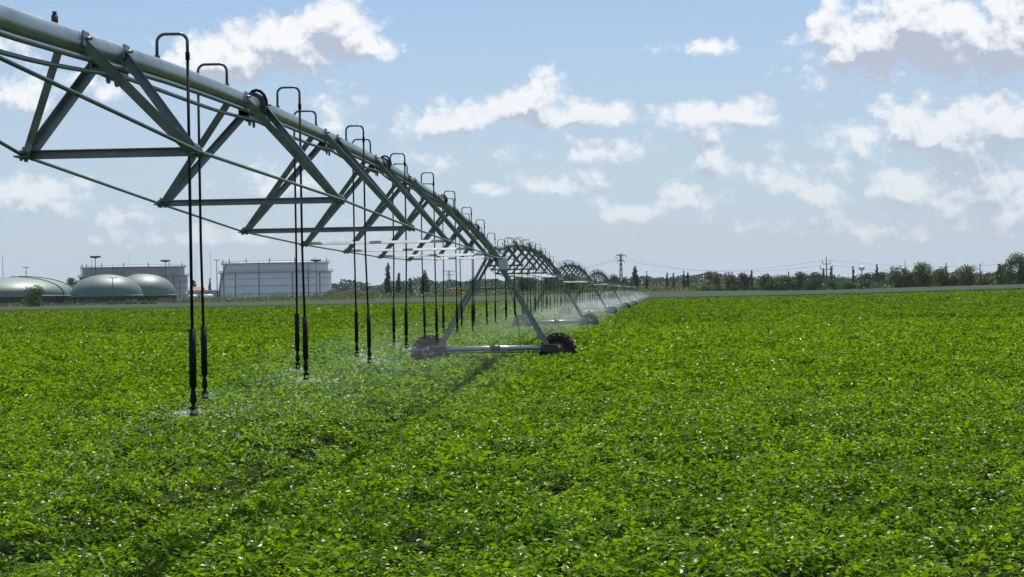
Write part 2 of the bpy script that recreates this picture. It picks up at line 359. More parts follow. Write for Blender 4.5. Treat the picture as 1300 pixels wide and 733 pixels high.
slabels = ['nearest arched pipe span filling the upper left with hanging drop hoses',
 'second arched pipe span just beyond the nearest wheeled tower',
 'third arched pipe span between the second and third wheeled towers',
 'fourth small arched pipe span above the bright water mist',
 'fifth tiny arched pipe span left of the lattice pylon',
 'sixth tiny arched pipe span standing in the thickest mist',
 'farthest tiny arched pipe span at the end of the irrigation line']
for k in range(7):
    o = span if k == 0 else copy_tree(span)
    (x0, y0), (x1, y1) = TP[k], TP[k+1]
    th = math.atan2(x1-x0, y1-y0); L = math.hypot(x1-x0, y1-y0); off = (L-LSP)/2
    o.location = (x0+off*math.sin(th), y0+off*math.cos(th), 0); o.rotation_euler = (0, 0, -th)
    o.location.z = float(gz(x1, y1))*.5
    tag(o, slabels[k], 'irrigation span', 'arched spans of the irrigation line')
# ------------------------------------------------------------------ drive towers (local: X along the base beam, Y along the pipe)
def wheel(parent, sx):
    R = .60; w = .30; cx_, cy_ = sx*2.08, .0
    e = bpy.data.objects.new('wheel', None); COL.objects.link(e); e.parent = parent; e.location = (cx_, cy_, R)
    m = MB(); prof = [(R-.20, -.10), (R-.13, -w/2+.01), (R-.05, -w/2), (R-.035, -w/4), (R-.03, 0), (R-.035, w/4), (R-.05, w/2), (R-.13, w/2-.01), (R-.20, .10)]
    m.lathe(prof, 40, axis='y')
    nl = 20
    for q in range(nl):
        for s in (-1, 1):
            th = 2*math.pi*(q+(.5 if s > 0 else 0))/nl; t2 = th+.17
            a = Vector(((R-.02)*math.cos(th), s*w*.52, (R-.02)*math.sin(th))); b = Vector(((R-.01)*math.cos(t2), s*.01, (R-.01)*math.sin(t2)))
            m.bar(a, b, .05, .075, up=(math.cos(th), 0, math.sin(th)))
            a2 = Vector(((R-.10)*math.cos(th-.02), s*w*.50, (R-.10)*math.sin(th-.02))); m.bar(a2, a+Vector((0, .0, 0)), .045, .05, up=(0, s, 0))
    m.build('tyre', 'rubber', e)
    m = MB(); m.lathe([(.0, -.02), (.16, -.02), (.18, .03), (.36, .05), (.40, .09), (.41, .11)], 28, axis='y'); m.lathe([(.41, -.11), (.40, -.09), (.39, .0), (.40, .09)], 28, axis='y')
    for q in range(8): m.tube([(.12*math.cos(q*.785), -.03, .12*math.sin(q*.785)), (.12*math.cos(q*.785), -.045, .12*math.sin(q*.785))], .014, 6)
    m.build('rim', 'rim', e)
    return e
def make_tower():
    root = empty('drive_tower', (0, 0, 0))
    for sx in (-1, 1): wheel(root, sx)
    yb = -.42; zb = .76
    m = MB(); m.tube([(-2.16, yb, zb), (2.16, yb, zb)], .085, 14); m.build('base_beam', 'beam', root)
    for sx in (-1, 1):
        m = MB(); m.box((sx*2.02, yb+.05, .60), (.30, .26, .26)); m.lathe([(0, -.2), (.17, -.2), (.19, -.05), (.19, .1), (.1, .14), (.07, .25)], 16, (sx*2.08, yb+.14, .60), 'y')
        m.box((sx*1.82, yb, zb-.02), (.5, .22, .24)); m.build('wheel_gearbox', 'motor', root)
    m = MB(); m.lathe([(0, -.16), (.10, -.16), (.11, -.12), (.11, .12), (.10, .16), (0, .16)], 16, (.06, yb, zb+.0), 'x'); m.box((.06, yb, zb-.06), (.24, .2, .16)); m.build('drive_motor', 'motor', root)
    m = MB(); m.tube([(-1.9, yb+.02, zb-.13), (1.9, yb+.02, zb-.13)], .019, 8); m.build('drive_shaft', 'motor', root)
    zt = pz(0)-.14
    for sx in (-1, 1):
        for yy in (-1.0, 1.0):
            m = MB(); a = (sx*1.74, yb+.03*yy, zb+.05); b = (sx*.10, yy*.75, zt-.1)
            m.angle(a, b, .095, .010, (0, 1 if yy > 0 else -1, 0), sx); m.build('leg', 'brace', root)
    for sx in (-1, 1):
        m = MB(); m.angle((sx*.62, yb*.35-.5, zt-1.08), (sx*.62, .5-.1, zt-1.08), .05, .006); m.build('tie', 'brace', root)
    m = MB(); m.angle((-.66, -.57, zt-1.08), (.66, -.57, zt-1.08), .06, .006); m.build('tie', 'brace', root)
    m = MB(); m.bar((0, -.85, zt-.06), (0, .85, zt-.06), .2, .05); m.box((0, 0, zt+.0), (.26, .3, .1)); m.tube([(0, -.36, zt+.13), (0, .36, zt+.13)], .115, 14); m.build('joint_saddle', 'brace', root)
    m = MB(); m.tube([(0, -.3, zt+.13), (0, .3, zt+.13)], .125, 14); m.build('flexible_boot', 'hose', root)
    m = MB(); m.box((.36, -.7, zt-.32), (.30, .16, .36)); m.box((.36, -.785, zt-.32), (.26, .012, .32)); m.build('control_box', 'strut', root)
    m = MB(); pts = [(.36, -.7, zt-.5)] + [(.36+.5*t+.12*math.sin(3*t), -.65+.2*t, zt-.5-2.6*t) for t in (.3, .5, .7, .9, 1.)]; m.tube(pts, .012, 6); m.build('motor_cable', 'hose', root)
    return root
tw = make_tower(); index_kids(tw)
tl = ['nearest wheeled tower with lugged tyres and pale base beam in the crop',
 'second wheeled tower behind the nearest one, left wheel veiled by spray', 'third wheeled tower with its left wheel lost in white mist',
 'fourth small wheeled tower where the mist is bright', 'fifth tiny wheeled tower near the end of the mist', 'sixth tiny wheeled tower beyond the fifth one',
 'farthest tiny wheeled tower at the end of the irrigation line']
for k in range(1, 8):
    o = tw if k == 1 else copy_tree(tw)
    x, y = TP[k]; dx = TP[k][0]-TP[k-1][0]; dy = TP[k][1]-TP[k-1][1]
    o.location = (x, y, float(gz(x, y))-.07); o.rotation_euler = (0, 0, -math.atan2(dx, dy)+.03)
    tag(o, tl[k-1], 'irrigation tower', 'wheeled towers of the irrigation line')
# ------------------------------------------------------------------ water
def water_mats():
    m = bpy.data.materials.new('water_droplets'); m.use_nodes = True; n = m.node_tree.nodes; l = m.node_tree.links; b = n['Principled BSDF']
    b.inputs['Base Color'].default_value = (.9, .93, .97, 1); b.inputs['Roughness'].default_value = .25; b.inputs['Specular IOR Level'].default_value = .8
    tr = n.new('ShaderNodeBsdfTranslucent'); tr.inputs['Color'].default_value = (.85, .9, .95, 1); mx = n.new('ShaderNodeMixShader'); mx.inputs['Fac'].default_value = .6
    tp = n.new('ShaderNodeBsdfTransparent'); m2 = n.new('ShaderNodeMixShader'); m2.inputs['Fac'].default_value = .55
    l.new(b.outputs[0], mx.inputs[1]); l.new(tr.outputs[0], mx.inputs[2]); l.new(mx.outputs[0], m2.inputs[1]); l.new(tp.outputs[0], m2.inputs[2]); l.new(m2.outputs[0], n['Material Output'].inputs['Surface'])
    MT['water'] = m
    for nm, de in (('mist_thin', .0020), ('mist_mid', .0022), ('mist_thick', .0045)):
        m = bpy.data.materials.new(nm); m.use_nodes = True; n = m.node_tree.nodes; l = m.node_tree.links; n.remove(n['Principled BSDF'])
        v = n.new('ShaderNodeVolumePrincipled'); v.inputs['Color'].default_value = (.93, .97, 1, 1); v.inputs['Density'].default_value = de; v.inputs['Anisotropy'].default_value = .35
        l.new(v.outputs[0], n['Material Output'].inputs['Volume']); MT[nm] = m
water_mats()
def spray_mesh(njets, seg, ndrop, w, seed, rmax):
    r = np.random.default_rng(seed); Vs = []; Fs = []
    def quad(p, q, wd):
        d = q-p; s = np.cross(d, r.normal(0, 1, 3)); s /= np.linalg.norm(s)+1e-9; o = len(Vs)
        Vs.extend([p-s*wd, p+s*wd, q+s*wd, q-s*wd]); Fs.append((o, o+1, o+2, o+3))
    for j in range(njets):
        th = r.uniform(0, 2*np.pi); v = r.uniform(.75, 1.)*rmax*1.55; el = r.uniform(.02, .2)
        def pos(t): return np.array([np.cos(th)*v*t*(1-.18*t), np.sin(th)*v*t*(1-.18*t), v*el*t-4.9*t*t*.55])
        for k in range(seg):
            t = .62*r.uniform(0, 1)**2.3; dt = r.uniform(.006, .02); p = pos(t)+r.normal(0, .02+.10*t, 3); quad(p, p+(pos(t+dt)-pos(t)), w*r.uniform(.5, 1.2)*(1.0 if t > .08 else .7))
    for j in range(ndrop):
        th = r.uniform(0, 2*np.pi); q = rmax*np.sqrt(r.uniform(0, 1)); p = np.array([np.cos(th)*q, np.sin(th)*q, -.05-1.05*r.uniform(0, 1)*(.25+.75*(q/rmax)) + .1]); quad(p, p+np.array([np.cos(th)*.01, np.sin(th)*.01, -.03-.03*r.uniform()]), w*.8)
    return np.array(Vs), np.array(Fs)
Vs, Fs = spray_mesh(15, 44, 20, .0022, 3, 1.6); sp0 = npmesh('water_spray', Vs, Fs, 'water'); me_near = sp0.data; bpy.data.objects.remove(sp0)
SPR = []
n_spr = 0
for k in range(7):
    (x0, y0), (x1, y1) = TP[k], TP[k+1]; th = math.atan2(x1-x0, y1-y0); L = math.hypot(x1-x0, y1-y0); off = (L-LSP)/2
    zb_ = float(gz(x1, y1))*.5; Vk = []; Fk = []; o_ = 0
    q = -1
    while True:
        q += 1; y = (7.8-5.4)+2.7*q
        if y > LSP-.8: break
        if q == 1 or (k == 0 and (q == 0 or y > 27)): continue
        sx = .225*(1 if q % 2 == 0 else -1); yy = y+off
        wx = x0 + yy*math.sin(th)+sx*math.cos(th); wy = y0+yy*math.cos(th)-sx*math.sin(th)
        if k < 1:
            V1 = Vs.copy(); a = q*1.7; c, s = math.cos(a), math.sin(a); V1[:, :2] = V1[:, :2] @ np.array([[c, s], [-s, c]])
            Vk.append(V1+np.array([wx, wy, 1.57+zb_])); Fk.append(Fs+o_); o_ += len(V1)
    if Vk:
        o = npmesh('water_spray', np.concatenate(Vk), np.concatenate(Fk), 'water')
        tag(o, 'fine water droplets and jets thrown from the sprinkler heads of the near span', 'water spray', kind='stuff')
# mist bodies : lens shaped volume along each span
def mist(a, b, halfw, z0, z1, mname, label, t0=0.):
    a = Vector(a); b = Vector(b); ax = (b-a).normalized(); sd = ax.cross(Vector((0, 0, 1))); m = MB(); n = 20; K = 14; vs = []
    zc = (z0+z1)/2; hz = (z1-z0)/2
    for i in range(K+1):
        t = i/K; e = max(.02, math.sqrt(max(0, 1-(2*t-1)**4))); p = a.lerp(b, t)
        for j_ in range(n):
            q = 2*math.pi*j_/n; wob = 1+.12*math.sin(3*q+i*1.3)+.08*math.sin(i*2.1+q)
            vs.append(p + sd*math.cos(q)*halfw*e*wob + Vector((0, 0, zc+hz*math.sin(q)*e*(.9+.1*math.sin(i*1.9)))))
    fs = [(i*n+k, i*n+(k+1) % n, (i+1)*n+(k+1) % n, (i+1)*n+k) for i in range(K) for k in range(n)] + [tuple(range(n))[::-1], tuple(K*n+k for k in range(n))]
    m.add(vs, fs, True); o = m.build('water_mist', mname); tag(o, label, 'mist', kind='stuff')
def tpv(k, t): (x0, y0), (x1, y1) = TP[k], TP[k+1]; return (x0+(x1-x0)*t, y0+(y1-y0)*t, float(gz(x1, y1))*.6)
def sh(p, dx): return (p[0]+dx, p[1], p[2])
mist(sh(tpv(0, .33), -.3), sh(tpv(0, .7), -.6), 2.6, .45, 1.8, 'mist_thin', 'faint veil of water mist under the middle of the nearest span')
mist(sh(tpv(0, .62), -1.2), sh(tpv(1, .02), -1.0), 2.4, .45, 2.0, 'mist_mid', 'pale water mist around the left wheel of the nearest tower')
WD = ['second', 'third', 'fourth', 'fifth', 'sixth', 'farthest']
for k in range(1, 7):
    mist(tpv(k, .02), tpv(k, .98), 2.6+.08*k, .45, 1.7+.05*k, 'mist_thick' if k in (2, 3) else 'mist_mid', 'low white water mist at nozzle height under the %s span' % WD[k-1])
mist(tpv(1, .1), tpv(2, .9), 3.6, .4, 2.4, 'mist_thin', 'thin drifting haze of spray around the second and third spans')
mist(tpv(3, .0), tpv(6, .6), 4.0, .4, 2.8, 'mist_thin', 'thin drifting haze of spray around the farthest spans')
# ------------------------------------------------------------------ trees and shrubs
def cards(P, size, r):
    n = len(P); a = r.normal(0, 1, (n, 3)); a /= np.linalg.norm(a, axis=1)[:, None]; b = np.cross(a, r.normal(0, 1, (n, 3))); b /= np.linalg.norm(b, axis=1)[:, None]+1e-9
    a *= size[:, None]*.5; b *= size[:, None]*.32
    V = np.stack([P-a, P-a*.1+b, P+a, P-a*.1-b], 1).reshape(-1, 3); return V, np.arange(4*n).reshape(-1, 4)
def crown_pts(h, w, kind, n, r, base=.12):
    nb = {'poplar': 30, 'round': 30, 'bush': 14, 'cone': 22, 'open': 48}[kind]; C = []; Rb = []
    for i in range(nb):
        t = (i+r.uniform(0, 1))/nb
        if kind == 'poplar': zc = h*(base+(.93-base)*t); env = w*.5*(1-(abs(t-.4)/.75)**2.2)*.5; rb = w*.30*(1.15-.75*t)
        elif kind == 'cone': zc = h*(base+(.9-base)*t); env = w*.42*(1-t); rb = w*.25*(1.1-.9*t)
        elif kind == 'bush': zc = h*r.uniform(.15, .72); env = w*.36; rb = h*r.uniform(.2, .34)
        elif kind == 'open': zc = h*(.22+.68*t); env = w*.42*(1.1-.9*abs(zc/h-.55)); rb = w*r.uniform(.07, .15)
        else: zc = h*(base+(.84-base)*t); env = w*.38*math.sqrt(max(.05, 1-((t-.42)/.68)**2)); rb = w*r.uniform(.13, .21)
        th = r.uniform(0, 6.28); q = math.sqrt(r.uniform(.05, 1)); C.append((env*q*math.cos(th), env*q*math.sin(th), zc)); Rb.append(rb)
    C = np.array(C); Rb = np.array(Rb); k = r.choice(nb, n, p=Rb**2/np.sum(Rb**2))
    d = r.normal(0, 1, (n, 3)); d /= np.linalg.norm(d, axis=1)[:, None]; q = r.uniform(.35, 1.08, n)**.6
    P = C[k]+d*(Rb[k]*q)[:, None]*np.array([1, 1, .8 if kind != 'poplar' else 1.5]); P = P + r.normal(0, 1, (n, 3))*w*(.012 if kind == 'poplar' else .03)*r.uniform(0, 1, (n, 1))**2*2; P[:, 2] = np.clip(P[:, 2], .1, h)
    return P, C
TN = {'round': ('broadleaf_tree', 'tree'), 'poplar': ('poplar_tree', 'poplar'), 'bush': ('shrub', 'bush'), 'cone': ('conifer_tree', 'conifer'), 'open': ('broadleaf_tree', 'tree')}
def tree(px, top, wpx, d, kind, leaf, label, group=None, base=None, n=None, seed=None):
    r = np.random.default_rng(int(px*7+d) if seed is None else seed)
    a, b = ray(px, top); X_ = a*d; zg = float(gz(X_, d)) if base is None else base; h = max(.8, EYE+b*d-zg); w_ = wpx*d/F*(1.12 if kind in ('round', 'bush') else 1)
    nm, cat = TN[kind]
    root = empty(nm, (X_, d, zg-.05), label=label, cat=cat, group=group)
    npx = (h*F/d)*(wpx); n = n or int(min(5200, max(500, npx*(7 if kind == 'poplar' else 3.2))))
    P, C = crown_pts(h, w_, kind, n, r, .03 if kind in ('bush',) else .12); 
    sz = r.uniform(.7, 1.5, n)*max(.22, 1.7*d/F)*(.8 if kind == 'poplar' else 1)
    V, Fa = cards(P, sz, r); npmesh('crown', V, Fa, leaf, root)
    m = MB(); tr = max(.08, w_*.022)
    m.tube([(0, 0, -.1), (.02*w_, 0, h*.25), (-.01*w_, .01*w_, h*(.5 if kind != 'poplar' else .85))], [tr*1.3, tr, tr*.45], 7)
    for c in C[:7]:
        if c[2] > h*.25: m.tube([(0, 0, h*.2+.2*c[2]*.3), (c[0]*.5, c[1]*.5, c[2]*.75), tuple(c)], [tr*.5, tr*.3, tr*.12], 5)
    m.build('stems' if kind == 'bush' else 'trunk', 'bark', root)
    return root
G1 = 'trees along the far right edge'; G2 = 'poplars on the horizon'; G3 = 'shrubs along the far field edge'
TREES = [
 (1293, 320, 40, 560, 'round', 'lv_mid', 'tall airy tree at the far right edge of the picture', G1),
 (1306, 330, 30, 570, 'round', 'lv_dark', 'dark tree cut by the right picture edge', G1),
 (1270, 333, 15, 575, 'open', 'lv_olive', 'thin sparse tree left of the tall rightmost tree', G1),
 (1276, 344, 30, 580, 'round', 'lv_dark', 'low dark tree under the thin sparse tree at right', G1),
 (1252, 347, 26, 580, 'bush', 'lv_olive', 'low pale thicket right of the bare snag', G1),
 (1228, 336, 31, 590, 'round', 'lv_olive', 'broad olive tree just left of the bare snag', G1),
 (1214, 341, 22, 600, 'round', 'lv_dark', 'small dark tree between the narrow conifer and broad olive tree', G1),
 (1201, 331, 8, 660, 'cone', 'lv_dark', 'narrow dark conifer poking out above the right tree row', G1),
 (1195, 338, 26, 600, 'round', 'lv_olive', 'olive tree in front of the narrow conifer', G1),
 (1174, 331, 32, 595, 'round', 'lv_mid', 'tallest rounded tree in the middle of the right tree row', G1),
 (1160, 343, 20, 600, 'bush', 'lv_olive', 'brownish bushy tree filling the row before the tallest rounded tree', G1),
 (1141, 337, 32, 600, 'round', 'lv_mid', 'rounded tree at the left end of the right tree row', G1),
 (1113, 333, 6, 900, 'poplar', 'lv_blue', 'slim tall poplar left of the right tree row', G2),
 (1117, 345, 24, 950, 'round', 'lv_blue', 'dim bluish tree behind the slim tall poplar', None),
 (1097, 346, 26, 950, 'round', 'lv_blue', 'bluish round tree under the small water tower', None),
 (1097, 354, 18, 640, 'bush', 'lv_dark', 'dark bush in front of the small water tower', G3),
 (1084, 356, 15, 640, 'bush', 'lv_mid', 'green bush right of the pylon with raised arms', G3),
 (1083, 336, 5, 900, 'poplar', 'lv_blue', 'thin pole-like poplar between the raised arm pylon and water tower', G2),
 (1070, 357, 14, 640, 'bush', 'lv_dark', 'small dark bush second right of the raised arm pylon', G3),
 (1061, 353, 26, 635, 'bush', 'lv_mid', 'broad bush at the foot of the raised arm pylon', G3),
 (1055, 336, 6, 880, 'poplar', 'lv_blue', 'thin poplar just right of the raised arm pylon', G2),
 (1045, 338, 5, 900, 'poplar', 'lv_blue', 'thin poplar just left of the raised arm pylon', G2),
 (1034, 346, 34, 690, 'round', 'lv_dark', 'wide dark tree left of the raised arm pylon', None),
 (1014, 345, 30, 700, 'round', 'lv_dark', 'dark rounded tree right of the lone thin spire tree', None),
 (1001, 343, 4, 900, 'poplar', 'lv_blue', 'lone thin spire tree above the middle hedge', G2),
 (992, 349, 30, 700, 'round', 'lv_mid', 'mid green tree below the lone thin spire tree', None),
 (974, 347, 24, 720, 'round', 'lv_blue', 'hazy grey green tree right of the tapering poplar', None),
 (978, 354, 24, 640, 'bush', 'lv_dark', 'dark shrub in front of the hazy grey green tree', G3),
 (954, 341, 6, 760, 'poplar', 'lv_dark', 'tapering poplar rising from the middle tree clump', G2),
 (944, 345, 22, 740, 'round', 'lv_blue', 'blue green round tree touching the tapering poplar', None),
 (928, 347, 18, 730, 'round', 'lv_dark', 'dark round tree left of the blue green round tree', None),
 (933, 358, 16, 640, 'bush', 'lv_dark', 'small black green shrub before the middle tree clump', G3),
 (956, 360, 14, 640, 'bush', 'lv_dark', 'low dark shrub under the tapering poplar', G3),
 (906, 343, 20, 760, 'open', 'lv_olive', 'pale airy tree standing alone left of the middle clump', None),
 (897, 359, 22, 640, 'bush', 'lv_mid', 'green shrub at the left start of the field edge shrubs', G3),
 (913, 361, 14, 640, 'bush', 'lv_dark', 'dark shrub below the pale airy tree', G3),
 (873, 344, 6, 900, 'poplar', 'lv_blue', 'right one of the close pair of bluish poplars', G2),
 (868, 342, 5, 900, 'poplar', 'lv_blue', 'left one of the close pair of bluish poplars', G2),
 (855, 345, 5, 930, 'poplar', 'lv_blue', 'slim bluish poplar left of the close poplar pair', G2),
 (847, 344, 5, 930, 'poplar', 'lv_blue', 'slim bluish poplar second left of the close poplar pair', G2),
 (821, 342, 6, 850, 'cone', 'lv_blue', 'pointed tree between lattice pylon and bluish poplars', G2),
 (806, 337, 12, 800, 'poplar', 'lv_blue', 'bushy forked poplar just right of the lattice pylon', G2),
 (492, 331, 11, 820, 'poplar', 'lv_dark', 'tallest dark poplar right of the white tank', G2),
 (506, 345, 10, 830, 'poplar', 'lv_dark', 'shorter dark poplar beside the tallest poplar', G2),
 (539, 342, 14, 850, 'poplar', 'lv_dark', 'dark poplar right of the tall poplar pair', G2),
 (521, 351, 6, 900, 'poplar', 'lv_blue', 'small faint poplar between the poplar pair and dark poplar', G2),
 (602, 352, 22, 900, 'round', 'lv_dark', 'dark round tree seen through the nearest tower legs', None),
 (668, 347, 26, 820, 'round', 'lv_dark', 'big dark tree seen through the second span', None),
 (700, 348, 30, 820, 'round', 'lv_mid', 'broad green tree behind the third span', None),
 (724, 352, 22, 840, 'round', 'lv_dark', 'dark tree behind the mist of the third span', None),
 (42, 361, 25, 640, 'round', 'lv_mid', 'dark dense tree in front of the leftmost dome', None),
 (92, 348, 20, 900, 'round', 'lv_olive', 'olive tree in the gap between the leftmost domes', None),
 (143, 381, 12, 660, 'bush', 'lv_mid', 'small dark bush in front of the middle dome', None),
 (168, 379, 18, 660, 'bush', 'lv_yel', 'broad yellow green bush in front of the two domes', None),
 (182, 380, 9, 665, 'bush', 'lv_mid', 'small green bush between two yellow green bushes', None),
 (194, 381, 10, 660, 'bush', 'lv_yel', 'small yellow green bush near the tan panel', None),
 (245, 351, 8, 1050, 'round', 'lv_dark', 'small tree behind the orange roofed building', None),
 (266, 352, 5, 1000, 'poplar', 'lv_dark', 'slim dark tree left of the white tank', None),
]
for t in TREES: tree(*t[:7], group=t[7])
# bare snag
o = empty('bare_tree', (0, 0, 0), label='bare dead tree standing between leafy trees at right', cat='tree'); p = at(1244, 335, 570); o.location = (p.x, 570, float(gz(p.x, 570)))
h = p.z-o.location.z; m = MB(); m.tube([(0, 0, 0), (.1, 0, h*.6), (-.1, 0, h)], [.28, .18, .06], 7); m.build('trunk', 'bark', o)
r_ = random.Random(4); m = MB()
for q in range(9):
    z = h*(.45+.055*q); th = r_.uniform(0, 6.28); L = r_.uniform(.8, 1.9); e = Vector((math.cos(th)*L, math.sin(th)*L, z+L*.8)); m.tube([(0, 0, z), e*.5+Vector((0, 0, z*.5)), e], [.09, .06, .03], 5)
m.build('branches', 'bark', o)
# distant woods as one mass, in three belts
def belt(px0, px1, d, topf, wob, dens, leafname, label, seed, base_h=0, gaps=0.):
    r = np.random.default_rng(seed); x0 = ray(px0, 360)[0]*d; x1 = ray(px1, 360)[0]*d; n = int((x1-x0)*dens)
    X_ = r.uniform(x0, x1, n); dd = d+r.uniform(-1, 1, n)*d*.04
    px = 650+X_/d*F; top = np.interp(px, [t[0] for t in topf], [t[1] for t in topf]); H = (EYE + ((ray(0, 0)[1]*0) + (373-.0175*(px-650)-top)/F)*d) - gz(X_, dd)
    H = H*(.80+wob*(vnoise(X_, 0*X_, 1/(d*.012), seed)-.35)+wob*.7*(vnoise(X_, 0*X_, 1/(d*.004), seed+3)-.5))
    z = gz(X_, dd)+H*r.uniform(0, 1, n)**.95; P = np.stack([X_, dd, z], -1)
    V, Fa = cards(P, r.uniform(.8, 1.7, n)*2.3*d/F, r); o = npmesh('distant_woods', V, Fa, leafname); tag(o, label, 'woods', kind='stuff')
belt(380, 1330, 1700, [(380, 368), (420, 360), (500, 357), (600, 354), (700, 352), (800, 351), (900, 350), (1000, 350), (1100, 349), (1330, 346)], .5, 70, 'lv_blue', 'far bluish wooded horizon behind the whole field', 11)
belt(560, 960, 980, [(560, 364), (640, 360), (760, 357), (800, 353), (900, 356), (960, 357)], .5, 75, 'lv_olive', 'hazy olive scrubby wood left of the middle tree clump', 12)
belt(960, 1340, 760, [(960, 356), (1060, 356), (1120, 357), (1200, 348), (1340, 345)], .4, 75, 'lv_dark', 'dark undergrowth under the right hand tree row', 13)
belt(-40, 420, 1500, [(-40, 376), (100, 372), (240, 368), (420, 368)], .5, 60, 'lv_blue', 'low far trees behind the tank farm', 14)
# weeds and rough grass
def weeds(px0, px1, d0, d1, h0, h1, n, leafname, label, seed):
    r = np.random.default_rng(seed); d = r.uniform(d0, d1, n); px = r.uniform(px0, px1, n); X_ = ray(0, 0)[0]*0 + (px-650)/F*d
    cl = vnoise(X_, d, .12, seed)*.7+vnoise(X_, d, .5, seed+1)*.5; hh = h0+(h1-h0)*np.clip(cl*1.15, .12, 1)**1.3*r.uniform(.3, 1, n)
    P = np.stack([X_, d, gz(X_, d)+hh*r.uniform(.2, 1, n)], -1); V, Fa = cards(P, r.uniform(.6, 1.4, n)*1.7*d/F, r); o = npmesh('weeds', V, Fa, leafname); tag(o, label, 'weeds', kind='stuff')
weeds(-40, 700, 690, 735, .2, 2.9, 34000, 'lv_olive', 'rough olive weeds along the left field edge before the tanks', 21)
weeds(230, 560, 740, 800, .3, 4.4, 26000, 'lv_mid', 'taller green weeds in front of the white tank', 22)
weeds(540, 900, 690, 760, .3, 3.4, 26000, 'lv_olive', 'scrubby weeds behind the irrigation towers', 23)
# ------------------------------------------------------------------ brown earth mounds
def mound(px, wpx, top, d, label, seed):
    r = np.random.default_rng(seed); p = at(px, top, d); W_ = wpx*d/F/2; zg = float(gz(p.x, d)); H = p.z-zg; n = 34; m_ = 12
    vs = []; 
    for j in range(m_):
        for i in range(n):
            x = (i/(n-1)*2-1); y = (j/(m_-1)*2-1); e = max(0, 1-abs(x)**2.6)*max(0, 1-y*y)
            vs.append((p.x+x*W_, d+y*9, zg-.2+H*e**.7*(.82+.25*math.sin(x*7+seed)*math.sin(x*3+y)+r.uniform(-.06, .06))))
    fs = [(j*n+i, j*n+i+1, (j+1)*n+i+1, (j+1)*n+i) for j in range(m_-1) for i in range(n-1)]
    m = MB(); m.add(vs, fs, True); o = m.build('earth_mound', 'mound'); tag(o, label, 'earth mound')
mound(447, 92, 364, 880, 'long brown earth heap between the white tank and the tall poplars', 3)
mound(300, 120, 377, 860, 'low brown bank at the foot of the white tank', 8)
# ------------------------------------------------------------------ gas domes
def dome(px0, px1, apex, rim, d, strap, label):
    pc = (px0+px1)/2; c = at(pc, rim, d); R = (px1-px0)/2*d/F; zr = c.z; H = at(pc, apex, d).z-zr; zg = float(gz(c.x, d))
    root = empty('gas_dome', (c.x, d, zg), label=label, cat='gas storage dome', group='domed gas tanks')
    prof = [(R*math.cos(t), zr-zg+H*math.sin(t)**.92) for t in np.linspace(0, math.pi/2, 22)]
    m = MB(); m.lathe(prof, 72); m.build('membrane', 'membrane', root)
    m = MB(); m.lathe([(R+.25, -.3), (R+.25, zr-zg-.25), (R*.4, zr-zg-.22)], 72, smooth=False); m.build('tank_wall', 'tealwall', root)
    m = MB(); m.lathe([(R+.45, zr-zg-.45), (R+.5, zr-zg-.1), (R+.1, zr-zg+.12), (R-.3, zr-zg+.1)], 72); m.build('rim_band', 'membrane', root)
    for a in strap:
        m = MB(); pts = [((R*math.cos(t)+.18)*math.cos(a), (R*math.cos(t)+.18)*math.sin(a), zr-zg+H*math.sin(t)**.92+.12) for t in np.linspace(0, math.pi/2, 20)]; m.tube(pts, .2, 6); m.build('strap', 'seam', root)
    return root
dome(-60, 86, 352, 376.2, 800, [rad(-12)], 'leftmost pale domed tank with a black strap, cut off by the picture edge')
dome(-50, 97, 351.5, 376, 850, [rad(-3)], 'pale domed tank showing only as a sliver behind the leftmost dome')
dome(91, 180, 348.6, 375.3, 800, [], 'middle pale green domed tank with a lamp post in front')
dome(140, 223, 347.8, 374.8, 870, [rad(215)], 'rear right pale green domed tank partly behind the middle dome')
m = MB(); p = at(209.5, 379, 770); q = at(201, 375, 770); m.box((p.x, 770, 1.9), (17*770/F, .5, 2.6)); m.box((p.x, 769.7, 3.25), (17.6*770/F, .3, .15)); o = m.build('tan_wall_panel', 'tan'); tag(o, 'small tan panel wall in front of the rear right dome', 'wall')
p0, p1 = at(95, 377, 790), at(226, 377, 790); m = MB(); m.bar((p0.x, 772, 2.0), (p1.x, 772, 2.0), .3, 4.0)
for q in range(14):
    x = p0.x+(p1.x-p0.x)*(q+.5)/14; m.bar((x, 771.8, 0), (x, 771.8, 4.05), .25, .12, up=(0, 1, 0))
o = m.build('boundary_wall', 'tealwall'); tag(o, 'dark green boundary wall below the middle and right domes', 'wall')
